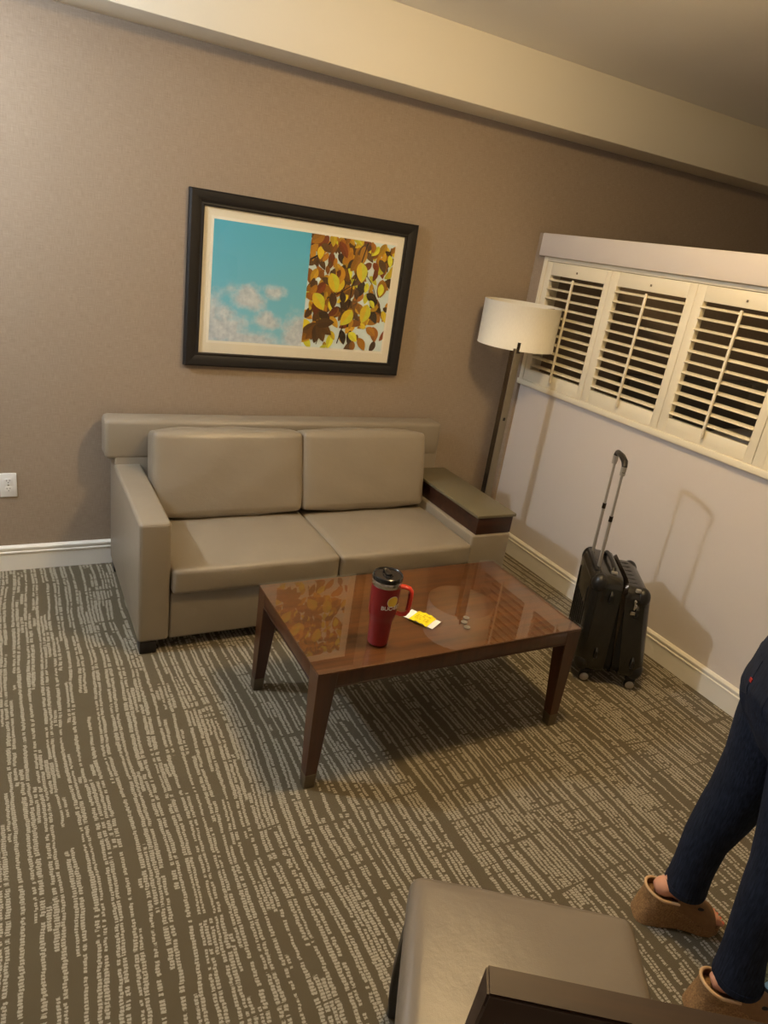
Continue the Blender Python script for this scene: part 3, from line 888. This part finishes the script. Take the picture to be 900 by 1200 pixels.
# ------------------------------------------------------------ suitcase
def make_suitcase():
    # local x = across the shells (thickness), y = width (away from viewer), z up
    t = thing('suitcase', 'black hard-shell rolling suitcase with raised handle beside pale wall', 'suitcase', (-.44, -1.64, 0), math.atan2(-.57, .82))
    W = .355
    def shell(bm, x0, x1, z0, z1, taper0, taper1, lean, ridges):
        """rounded shell: section ring in (y,z), lofted in x; outer face at x0 for ridges"""
        def ring(x, inset, rc):
            pts = []
            y0, y1, a, b = inset, W - inset, z0 + inset, z1 - inset
            rc = max(.004, rc)
            for (cy_, cz_, s) in ((y1 - rc, b - rc, 0), (y0 + rc, b - rc, 1), (y0 + rc, a + rc, 2), (y1 - rc, a + rc, 3)):
                for k in range(7):
                    an = (s + k / 6) * PI / 2
                    pts.append((cy_ + rc * math.cos(an), cz_ + rc * math.sin(an)))
            return [(x + lean * (z - z0) / (z1 - z0), y, z) for y, z in pts]
        out = x0 if ridges < 0 else x1; inn = x1 if ridges < 0 else x0
        s = 1 if inn > out else -1
        rings = [ring(out, .05, .022), ring(out + s * .003, .030, .034), ring(out + s * .014, .012, .044), ring(out + s * .034, .002, .05), ring(out + s * .05, 0, .05), ring(inn - s * .012, .0, .05), ring(inn, .003, .05)]
        loft(bm, rings)
    Z0, Z1 = .055, .528
    lean_l, lean_r = -.022, -.080
    bm = new(); shell(bm, -.165, -.036, Z0, Z1, 0, 0, lean_l, -1); s1 = obj('shell', bm, 'case_shell', t, ang=40)
    bm = new(); shell(bm, .036, .150, Z0, Z1 - .03, 0, 0, lean_r, 1); s2 = obj('shell', bm, 'case_shell', t, ang=40)
    # fabric gusset and zippers between the shells
    def gus(x0, x1, ins, l0, l1, bm):
        rings = []
        for x, ln, zt in ((x0, l0, Z1), (x1, l1, Z1 - .03)):
            pts = []
            y0, y1, a, b = ins, W - ins, Z0 + ins, zt - ins
            for (cy_, cz_, s) in ((y1 - .045, b - .045, 0), (y0 + .045, b - .045, 1), (y0 + .045, a + .045, 2), (y1 - .045, a + .045, 3)):
                for k in range(7):
                    an = (s + k / 6) * PI / 2
                    pts.append((x + ln * (cz_ + .045 * math.sin(an) - Z0) / (zt - Z0), cy_ + .045 * math.cos(an), cz_ + .045 * math.sin(an)))
            rings.append(pts)
        loft(bm, rings)
    bm = new(); gus(-.0365, .0365, .013, lean_l, lean_r, bm); gz = obj('gusset', bm, 'case_fabric', t, ang=40)
    bm = new(); gus(-.006, .002, .006, lean_l * 1.3, lean_r * .8, bm); obj('zipper', bm, 'dark_metal', gz, ang=40)
    # raised ribs on both big faces
    def rib(x, y, z0, z1, ln, zt, par):
        bm = new()
        pts = [(x + ln * (z - Z0) / (zt - Z0), y, z) for z in (z0, z0 + .01, z1 - .01, z1)]
        tube(bm, pts, [(.001, .001), (.0065, .004), (.0065, .004), (.001, .001)], 8, side=(0, 1, 0))
        obj('rib', bm, 'case_shell', par, ang=60)
    for k in range(7):
        rib(-.1655, .065 + k * .0375, Z0 + .06, Z1 - (.17 if 1 <= k <= 5 else .08), lean_l, Z1, s1)
        rib(.1505, .065 + k * .0375, Z0 + .06, Z1 - .10, lean_r, Z1 - .03, s2)
    # ribs over the top of the front shell
    for k in range(6):
        y = .075 + k * .042
        bm = new(); tube(bm, [(.055 + lean_r, y, Z1 - .0305), (.09 + lean_r, y, Z1 - .0300), (.122 + lean_r * .98, y, Z1 - .036)], [(.004, .001), (.005, .003), (.004, .001)], 8, side=(0, 1, 0))
        obj('rib', bm, 'case_shell', s2, ang=60)
    # corner guards
    for (x, ln, z, zt, par) in ((-.128, lean_l, Z1 - .042, Z1, s1), (-.128, lean_l, Z0 + .045, Z1, s1), (.112, lean_r, Z1 - .075, Z1 - .03, s2), (.112, lean_r, Z0 + .045, Z1 - .03, s2)):
        for y in (.034, W - .034):
            bm = new(); ellipsoid(bm, (x + ln * (z - Z0) / (zt - Z0), y, z), (.036, .0385, .046), 18, 12)
            obj('corner_guard', bm, 'black_plastic', par)
    # side studs
    for (x, z, ln, zt) in ((-.078, .445, lean_l, Z1), (-.085, .165, lean_l, Z1), (.087, .40, lean_r, Z1 - .03), (.090, .15, lean_r, Z1 - .03)):
        bm = new(); xx = x + ln * (z - Z0) / (zt - Z0)
        tube(bm, [(xx, .002, z - .028), (xx, -.009, z - .020), (xx, -.009, z + .012), (xx, .002, z + .026)], [(.004, .004), (.007, .005), (.007, .005), (.004, .004)], 10, side=(1, 0, 0))
        obj('side_stud', bm, 'black_plastic', t)
    # zipper pulls with a small lock
    bm = new(); xx = .004
    tube(bm, [(xx, -.004, .455), (xx + .004, -.008, .435), (xx + .006, -.008, .41)], .004, 8); ellipsoid(bm, (xx + .003, -.007, .448), (.006, .004, .008), 10, 8); box(bm, xx - .006, xx + .014, -.012, -.004, .385, .402, .002); ellipsoid(bm, (xx + .010, -.008, .425), (.005, .004, .012), 10, 8)
    obj('zipper_pull', bm, 'steel', t)
    bm = new(); box(bm, .000, .022, .004, .018, .484, .500, .003); obj('lock_stud', bm, 'chrome', t)
    # top carry handle
    bm = new()
    xh = -.070 + lean_l
    tube(bm, [(xh, .07, Z1 - .003), (xh, .085, Z1 + .016), (xh, .12, Z1 + .022), (xh, .235, Z1 + .022), (xh, .27, Z1 + .016), (xh, .285, Z1 - .003)], [(.010, .006)] * 6, 10, side=(1, 0, 0))
    ch = obj('carry_handle', bm, 'black_plastic', t)
    bm = new(); box(bm, xh - .013, xh + .013, .058, .078, Z1 - .006, Z1 + .009, .003); obj('handle_mount', bm, 'chrome', ch)
    # telescopic handle
    xr = -.148
    def lx(z): return xr - .016 * (z - .42) / .6
    th_ = None
    bm = new(); box(bm, xr - .022, xr + .004, .075, .32, .38, .530, .01)
    th_ = obj('handle_well', bm, 'black_plastic', t)
    for y in (.115, .285):
        bm = new(); tube(bm, [(lx(.42), y, .42), (lx(.76), y, .76)], .0075, 12); r = obj('handle_tube', bm, 'chrome', t)
        bm = new(); tube(bm, [(lx(.745), y, .745), (lx(.985), y, .985)], .0058, 12); obj('inner_tube', bm, 'chrome', r)
        bm = new(); tube(bm, [(lx(.75), y, .742), (lx(.76), y, .766)], .0085, 12); obj('collar', bm, 'dark_metal', r)
    bm = new(); zg = 1.0
    pts = [(lx(zg), .108, .965), (lx(zg), .110, .992), (lx(zg), .128, 1.008), (lx(zg), .20, 1.014), (lx(zg), .272, 1.008), (lx(zg), .290, .992), (lx(zg), .292, .965)]
    tube(bm, pts, [(.010, .008), (.012, .010), (.014, .011), (.015, .011), (.014, .011), (.012, .010), (.010, .008)], 12, side=(1, 0, 0)); gp = obj('grip', bm, 'black_plastic', t)
    for y in (.110, .290):
        bm = new(); tube(bm, [(lx(zg), y, .952), (lx(zg), y, .990)], [(.0115, .0095), (.0125, .0105)], 12, side=(1, 0, 0)); obj('grip_cap', bm, 'chrome', gp)
    # four spinner wheels
    for x in (-.105, .100):
        for y in (.036, W - .036):
            wx = bpy.data.objects
            bm = new(); box(bm, x - .022, x + .022, y - .012, y + .030, .036, .062, .008); fk = obj('wheel_fork', bm, 'black_plastic', t)
            bm = new()
            prof = [(.0, -.013), (.014, -.013), (.0215, -.011), (.024, -.006), (.024, .006), (.0215, .011), (.014, .013), (0, .013)]
            lathe(bm, [(r, z) for r, z in prof], 24)
            bmesh.ops.rotate(bm, verts=bm.verts[:], cent=(0, 0, 0), matrix=Matrix.Rotation(PI / 2, 3, 'X'))
            bmesh.ops.translate(bm, verts=bm.verts[:], vec=(x, y - .004, .024)); obj('wheel', bm, 'black_plastic', fk)
            bm = new(); lathe(bm, [(.0195, -.002), (.0195, .0), (.014, .003), (0, .005)], 20)
            bmesh.ops.rotate(bm, verts=bm.verts[:], cent=(0, 0, 0), matrix=Matrix.Rotation(PI / 2, 3, 'X'))
            bmesh.ops.translate(bm, verts=bm.verts[:], vec=(x, y - .0180, .024)); obj('hub_cap', bm, 'chrome', fk)
make_suitcase()

# ------------------------------------------------------------ foreground chair
def make_chair():
    # local x = width (left to right seen from behind), y = forward, origin under the seat centre front
    a = Vector((.83, -.557)); b = Vector((-.557, -.83))
    FL = Vector((-2.034, -2.505))
    o2 = FL + a * .2375
    t = thing('side_chair', 'beige leather dining chair with dark wood frame, seen from behind in the foreground', 'chair', (o2.x, o2.y, 0), math.atan2(a.y, a.x))
    Wd, D = .475, .46
    h = Wd / 2
    bm = new(); cushion(bm, -h, h, -D, 0, .395, .472, .010, .024, 18, 5, .0008); obj('seat', bm, 'chair_leather', t, ang=60)
    bm = new(); box(bm, -h + .02, h - .02, -D + .02, -.02, .345, .397, .004); obj('seat_frame', bm, 'chair_wood', t)
    for sx in (-1, 1):
        bm = new()
        rings = []
        for z, off, w_ in ((.395, (.030, -.030), .042), (.30, (.024, -.024), .040), (.18, (.020, -.012), .036), (.08, (.022, .000), .032), (0, (.028, .010), .029)):
            cx_, cy_ = sx * (h - off[0]), off[1]
            rings.append([(cx_ - w_ / 2, cy_ - w_ / 2, z), (cx_ + w_ / 2, cy_ - w_ / 2, z), (cx_ + w_ / 2, cy_ + w_ / 2, z), (cx_ - w_ / 2, cy_ + w_ / 2, z)])
        loft(bm, rings); bmesh.ops.bevel(bm, geom=bm.edges[:], offset=.003, segments=1, affect='EDGES'); obj('leg', bm, 'black_wood', t)
    hb = .184
    def by(z):      # lean of the back
        return -D - .005 - .085 * max(0, (z - .44)) / .52 if z > .44 else -D - .005 - .07 * ((.44 - z) / .44) ** 1.6
    for sx in (-1, 1):
        bm = new(); rings = []
        for z in (0, .12, .26, .44, .6, .78, .915):
            y = by(z); w_, d_ = .034, (.036 if z > .3 else .032)
            xo = sx * (hb - .017)
            rings.append([(xo - w_ / 2, y - d_ / 2, z), (xo + w_ / 2, y - d_ / 2, z), (xo + w_ / 2, y + d_ / 2, z), (xo - w_ / 2, y + d_ / 2, z)])
        loft(bm, rings); bmesh.ops.bevel(bm, geom=bm.edges[:], offset=.003, segments=1, affect='EDGES')
        obj('back_leg', bm, 'chair_wood', t)
    def rail(name, z0, z1, th, x0, x1, mat, shift=0., bow=.0):
        bm = new(); rings = []
        n = 8
        for k in range(n + 1):
            x = x0 + (x1 - x0) * k / n
            bw = bow * (1 - (2 * k / n - 1) ** 2)
            rings.append([(x, by(z0) - th / 2 + shift - bw, z0), (x, by(z0) + th / 2 + shift - bw, z0), (x, by(z1) + th / 2 + shift - bw, z1), (x, by(z1) - th / 2 + shift - bw, z1)])
        loft(bm, rings); bmesh.ops.bevel(bm, geom=[e for e in bm.edges if e.calc_length() > .02], offset=.003, segments=2, affect='EDGES')
        return obj(name, bm, mat, t)
    rail('top_rail', .885, .940, .038, -hb, hb, 'chair_wood')
    rail('lower_rail', .50, .545, .024, -hb + .03, hb - .03, 'chair_wood')
    rail('back_panel', .54, .905, .010, -hb + .03, hb - .03, 'black_wood', -.010)
    rail('back_pad', .545, .898, .026, -hb + .034, hb - .034, 'chair_leather', .009)
make_chair()

# ------------------------------------------------------------ light blue case on the stone floor
def make_blue():
    t = thing('flat_case', 'light blue flat case with black sides lying on green stone floor', 'case', (-1.060, -2.838, .004), 0)
    bobj('body', (0, .26, -.19, 0, 0, .026), 'black_plastic', t, .003)
    bobj('cover', (.003, .257, -.187, -.003, .026, .030), 'blue_cover', t, .001)
make_blue()

# ------------------------------------------------------------ bed beyond the shutters
def make_bed():
    t = thing('bed', 'dark bed with grey upholstered headboard behind the shutters', 'bed', (1.75, -1.0, 0))
    bobj('base', (-.8, .8, -1.0, .94, .06, .32), 'bed_grey', t, .02)
    bm = new(); cushion(bm, -.8, .8, -1.0, .92, .32, .60, .02, .05, 12, 8); obj('mattress', bm, 'linen', t, ang=60)
    hb = bobj('headboard', (-.86, .86, .92, .995, 0, 1.12), 'bed_grey', t, .02, 3)
    for k in range(4):
        bm = new(); cushion(bm, -.85 + k * .425, -.85 + (k + 1) * .425, .885, .93, .62, 1.11, .008, .015, 8, k); obj('tuft_panel', bm, 'bed_grey', hb, ang=60)
    for k, x in enumerate((-.4, .4)):
        bm = new(); cushion(bm, x - .33, x + .33, .55, .9, .60, .76, .03, .06, 12, 20 + k); obj('pillow', bm, 'linen', t, ang=60)
    for x in (-.74, .74):
        for y in (-.94, .85):
            bobj('foot', (x - .03, x + .03, y - .03, y + .03, 0, .062), 'black_wood', t)
make_bed()

# ------------------------------------------------------------ woman at the right edge
def make_person():
    # local x = facing, y = her left, z up
    t = thing('person', 'person in dark blue jeans and tan wedge sandals standing at right edge', 'person', (-1.259, -2.650, 0), math.atan2(-.534, .845))
    LH = [(0.0, .13), (.070, -.132)]           # heel positions, left and right
    legs = []
    # centre lines (x, y, z) and radii of the trouser legs
    legs.append(([(.092, .128, .135), (.092, .127, .22), (.093, .125, .32), (.112, .122, .42), (.122, .118, .48), (.136, .108, .60), (.132, .098, .72), (.125, .085, .84)], [.058, .055, .059, .070, .074, .086, .096, .100]))
    legs.append(([(.142, -.128, .130), (.130, -.127, .22), (.122, -.125, .32), (.126, -.122, .42), (.130, -.118, .48), (.132, -.108, .60), (.128, -.098, .72), (.120, -.085, .84)], [.060, .052, .052, .062, .066, .080, .092, .100]))
    # --- body
    bm = new()
    for (pts, rad), (hx, hy) in zip(legs, LH):
        an = Vector((hx + .068, hy, .150))
        P = [an, Vector((pts[1][0] - .006, hy, .23))] + [Vector(p) for p in pts[2:]]
        tube(bm, P, [.034, .036] + [r - .014 for r in rad[2:]], 16)
        # foot: heel high on the wedge, toes low
        tube(bm, [(hx + .012, hy, .108), (hx + .03, hy, .116), (hx + .065, hy, .128), (hx + .10, hy, .106), (hx + .145, hy, .072), (hx + .180, hy, .050), (hx + .195, hy, .044)],
             [(.016, .016), (.028, .028), (.030, .036), (.031, .031), (.036, .022), (.036, .014), (.030, .010)], 14, side=(0, 1, 0))
        sg = 1 if hy > 0 else -1
        for k, (dy, L, r) in enumerate(((-.024, .040, .0115), (-.007, .040, .0085), (.007, .036, .008), (.019, .031, .0075), (.030, .024, .007))):
            y = hy + sg * dy
            tube(bm, [(hx + .178, hy + sg * dy * .9, .047), (hx + .178 + L * .55, y, .046), (hx + .178 + L, y, .040)], [r, r, r * .75], 10)
            ellipsoid(bm, (hx + .178 + L, y, .0395), (r * .85, r * .85, r * .75), 10, 8)
    # pelvis, torso, neck
    tube(bm, [(.120, 0, .80), (.118, 0, .90), (.125, 0, 1.0), (.130, 0, 1.10), (.135, 0, 1.22), (.125, 0, 1.34), (.118, 0, 1.41), (.118, 0, 1.45)],
         [(.150, .10), (.165, .105), (.140, .092), (.128, .086), (.142, .098), (.160, .085), (.10, .06), (.055, .05)], 24, side=(0, 1, 0))
    tube(bm, [(.118, 0, 1.42), (.128, 0, 1.50), (.135, 0, 1.54)], [.052, .048, .05], 16)
    # head
    ellipsoid(bm, (.145, 0, 1.625), (.092, .074, .112), 24, 16)
    ellipsoid(bm, (.172, 0, 1.565), (.060, .052, .050), 16, 12)
    tube(bm, [(.226, 0, 1.632), (.246, 0, 1.600), (.236, 0, 1.592)], [.008, .013, .009], 10)
    for s in (-1, 1): ellipsoid(bm, (.14, s * .076, 1.615), (.018, .008, .030), 10, 8)
    # arms, elbows bent, hands forward
    for s in (-1, 1):
        sh = Vector((.118, s * .165, 1.375)); el = Vector((.085, s * .215, 1.105)); wr = Vector((.305, s * .165, 1.060))
        tube(bm, [sh + Vector((0, -s * .04, .01)), sh, sh.lerp(el, .4), el, el.lerp(wr, .3), wr], [.045, .048, .042, .036, .036, .025], 14)
        d = (wr - el).normalized(); up = Vector((0, 0, 1)); sd = Vector((0, s, 0))
        tube(bm, [wr, wr + d * .03, wr + d * .085], [(.026, .020), (.036, .016), (.038, .013)], 12, side=(0, 0, 1))
        pb = wr + d * .082
        for k, (o_, L) in enumerate(((.027, .068), (.009, .076), (-.009, .070), (-.027, .056))):
            b0 = pb + up * o_
            inw = -sd
            tube(bm, [b0 - d * .012, b0 + d * L * .45, b0 + d * L * .75 + inw * L * .25, b0 + d * L * .85 + inw * L * .52], [.0095, .009, .0085, .007], 10)
        tb = wr + d * .03 + up * .024
        tube(bm, [tb - up * .012, tb + up * .022 + d * .022 - sd * .006, tb + up * .028 + d * .050 - sd * .018], [.012, .011, .008], 10)
    remeshed('body', bm, 'skin', .0055, t, 2)
    # --- jeans
    bm = new()
    for pts, rad in legs:
        tube(bm, pts, rad, 24)
    tube(bm, [(.128, 0, .72), (.122, 0, .80), (.112, 0, .87), (.116, 0, .94), (.122, 0, 1.01), (.125, 0, 1.05)],
         [(.10, .07), (.165, .112), (.180, .125), (.175, .118), (.158, .105), (.150, .100)], 28, side=(0, 1, 0))
    for s in (-1, 1): ellipsoid(bm, (.080, s * .085, .845), (.072, .080, .105), 18, 12)
    j = remeshed('jeans', bm, 'denim', .008, t, 4)
    for (pts, rad) in legs:
        bm = new()
        c = Vector(pts[0]); r = rad[0] - .002
        rings = []
        for rr_, z in ((r - .006, -.006), (r + .001, -.006), (r + .0025, .002), (r + .0025, .014), (r - .002, .016)):
            rings.append([(c.x + rr_ * math.cos(2 * PI * k / 28), c.y + rr_ * math.sin(2 * PI * k / 28), c.z + z) for k in range(28)])
        loft(bm, rings, True, False); obj('hem', bm, 'denim', j, ang=60)
    # back pockets with stitching and a small red tab
    from mathutils.bvhtree import BVHTree
    bvh = BVHTree.FromPolygons([v.co.copy() for v in j.data.vertices], [tuple(p.vertices) for p in j.data.polygons])
    for s in (-1, 1):
        bm = new()
        def pk(u, v, off=.0):      # on the seat of the jeans
            y = s * (.088 + u); z = .885 + v
            hit = bvh.ray_cast(Vector((-.3, y, z)), Vector((1, 0, 0)))
            x = hit[0].x if hit[0] else .06
            return (x - off, y, z)
        prof = [(-.05, .055), (.05, .055), (.046, -.04), (0, -.065), (-.046, -.04)]
        pr = []
        for (a, b) in zip(prof, prof[1:] + prof[:1]):
            for k in range(12): pr.append((a[0] + (b[0] - a[0]) * k / 12, a[1] + (b[1] - a[1]) * k / 12))
        tube(bm, [pk(*q) for q in pr + pr[:1]], .0016, 6); o = obj('pocket_seam', bm, 'denim', j)
        if s > 0:
            bm = new(); c = pk(-.050, .0, .0015); box(bm, c[0] - .001, c[0] + .003, c[1] - .004, c[1] + .006, c[2] - .005, c[2] + .005); obj('tab', bm, 'tag_red', j, smooth=False)
    # --- shirt
    bm = new()
    tube(bm, [(.122, 0, .98), (.124, 0, 1.04), (.130, 0, 1.12), (.135, 0, 1.22), (.125, 0, 1.34), (.118, 0, 1.405), (.118, 0, 1.435)],
         [(.176, .120), (.160, .112), (.146, .102), (.156, .112), (.172, .098), (.115, .074), (.075, .062)], 28, side=(0, 1, 0))
    for s in (-1, 1):
        sh = Vector((.118, s * .165, 1.375)); el = Vector((.085, s * .215, 1.105))
        tube(bm, [sh + Vector((0, -s * .06, .0)), sh, sh.lerp(el, .3), sh.lerp(el, .55)], [.055, .060, .056, .054], 16)
        ellipsoid(bm, (.205, s * .065, 1.235), (.055, .060, .058), 16, 12)
    remeshed('shirt', bm, 'shirt', .009, t, 5)
    # --- hair and face
    bm = new()
    ellipsoid(bm, (.128, 0, 1.648), (.094, .084, .106), 24, 16)
    tube(bm, [(.085, 0, 1.70), (.050, 0, 1.62), (.045, 0, 1.52), (.050, 0, 1.42), (.055, 0, 1.36)], [(.07, .04), (.085, .045), (.085, .038), (.075, .030), (.045, .015)], 20, side=(0, 1, 0))
    remeshed('hair', bm, 'hair', .008, t, 3)
    for s in (-1, 1):
        bm = new(); ellipsoid(bm, (.219, s * .031, 1.632), (.011, .014, .010), 14, 10); e = obj('eye', bm, 'eye_white', t)
        bm = new(); ellipsoid(bm, (.2285, s * .031, 1.632), (.0025, .006, .006), 12, 8); obj('iris', bm, 'eye_dark', e)
        bm = new(); tube(bm, [(.222, s * .014, 1.655), (.224, s * .032, 1.660), (.212, s * .048, 1.653)], [.002, .0035, .002], 8); obj('eyebrow', bm, 'hair', t)
    bm = new(); ellipsoid(bm, (.225, 0, 1.562), (.010, .024, .009), 14, 10); obj('lips', bm, 'lip', t)
    # --- wedge sandals
    for hx, hy in LH:
        sg = 1 if hy > 0 else -1
        st = [(-.012, .012, .088), (-.006, .026, .088), (.010, .034, .088), (.04, .037, .086), (.08, .035, .074), (.12, .037, .055), (.16, .043, .036), (.19, .042, .027), (.21, .034, .025), (.222, .020, .025)]
        bm = new(); rings = []
        for x, hw, zt in st:
            fl = .006 * (1 - x / .22) if x < .22 else 0
            xb = x - (.012 if x < 0 else .012 * max(0, 1 - x / .05))
            # arch lift under the waist of the wedge
            zb = .001 + .006 * max(0, math.sin((x - .03) / .12 * PI)) if .03 < x < .15 else .001
            if x > .19: zb = .001 + (x - .19) * .25
            rings.append([(hx + xb, hy - hw - fl, zb), (hx + xb, hy + hw + fl, zb), (hx + (x + xb) / 2, hy + hw + fl * .6, (zb + zt) / 2), (hx + x, hy + hw, zt - .004), (hx + x, hy + hw - .004, zt), (hx + x, hy - hw + .004, zt), (hx + x, hy - hw, zt - .004), (hx + (x + xb) / 2, hy - hw - fl * .6, (zb + zt) / 2)])
        loft(bm, rings); so = obj('sandal_wedge', bm, 'cork', t, ang=45)
        # upper over the instep, open at the toes, with cut-outs at the sides
        secs = [(.070, .036, .078, .160), (.090, .036, .070, .150), (.112, .037, .060, .134), (.135, .040, .048, .106), (.158, .044, .036, .084), (.180, .044, .028, .068), (.193, .042, .027, .060)]
        def arc(x, hw, zl, zt, off=0.0, n=14):
            return [(hx + x + (zt - zl) * .10 * math.sin(PI * k / n), hy + (hw + off) * math.cos(PI * k / n), zl + (zt - zl + off) * math.sin(PI * k / n) ** .75) for k in range(n + 1)]
        bm = new()
        R = loft(bm, [arc(*s_) for s_ in secs], False, False)
        R2 = loft(bm, [arc(*s_, .003) for s_ in secs], False, False)
        kill = set()
        for q in ((1, 2), (1, 11), (3, 2), (3, 11)):
            pass
        for A, B in ((R[0], R2[0]), (R[-1], R2[-1])):
            for k in range(len(A) - 1): bm.faces.new((A[k], A[k + 1], B[k + 1], B[k]))
        obj('sandal_upper', bm, 'sandal_upper', so, ang=60)
        for x, k in ((.095, 3), (.140, 3), (.095, 11), (.140, 11)):
            s_ = min(secs, key=lambda q: abs(q[0] - x)); p = arc(*s_, .0035)[k]
            bm = new(); ellipsoid(bm, p, (.011, .004, .005), 12, 8); obj('cutout', bm, 'slot_dark', so)
        # heel counter with pale lining
        bm = new()
        hs = []
        for k in range(17):
            a = PI / 2 + PI * k / 16
            hs.append((hx + .030 + .043 * math.cos(a), hy + .0375 * math.sin(a)))
        hs = [(hx + .075, hy + .0375)] + hs + [(hx + .075, hy - .0375)]
        n = len(hs)
        top = [.088 + .030 * (abs(k - (n - 1) / 2) / ((n - 1) / 2)) ** 2 * .0 + .026 - .016 * (abs(k - (n - 1) / 2) / ((n - 1) / 2)) ** 2 for k in range(n)]
        rings = []
        c0 = Vector((hx + .03, hy))
        for k, (x, y) in enumerate(hs):
            d = (Vector((x, y)) - c0); d = d.normalized() * .0035
            rings.append([(x, y, .080), (x + d.x, y + d.y, .078), (x + d.x * .6, y + d.y * .6, top[k]), (x, y, top[k])])
        loft(bm, rings); hs_ = obj('heel_strap', bm, 'cork', so, ang=60)
        bm = new(); tube(bm, [((r_[2][0] + r_[3][0]) / 2, (r_[2][1] + r_[3][1]) / 2, r_[2][2] + .001) for r_ in rings], .0042, 8); obj('strap_rim', bm, 'sandal_lining', hs_)
        # toe nails
        for dy, L, r in ((-.024, .040, .0115), (-.007, .040, .0085), (.007, .036, .008), (.019, .031, .0075), (.030, .024, .007)):
            bm = new(); ellipsoid(bm, (hx + .178 + L + .002, hy + sg * dy, .0395 + r * .55), (r * .5, r * .55, r * .22), 10, 6); obj('toenail', bm, 'nail', so)
make_person()
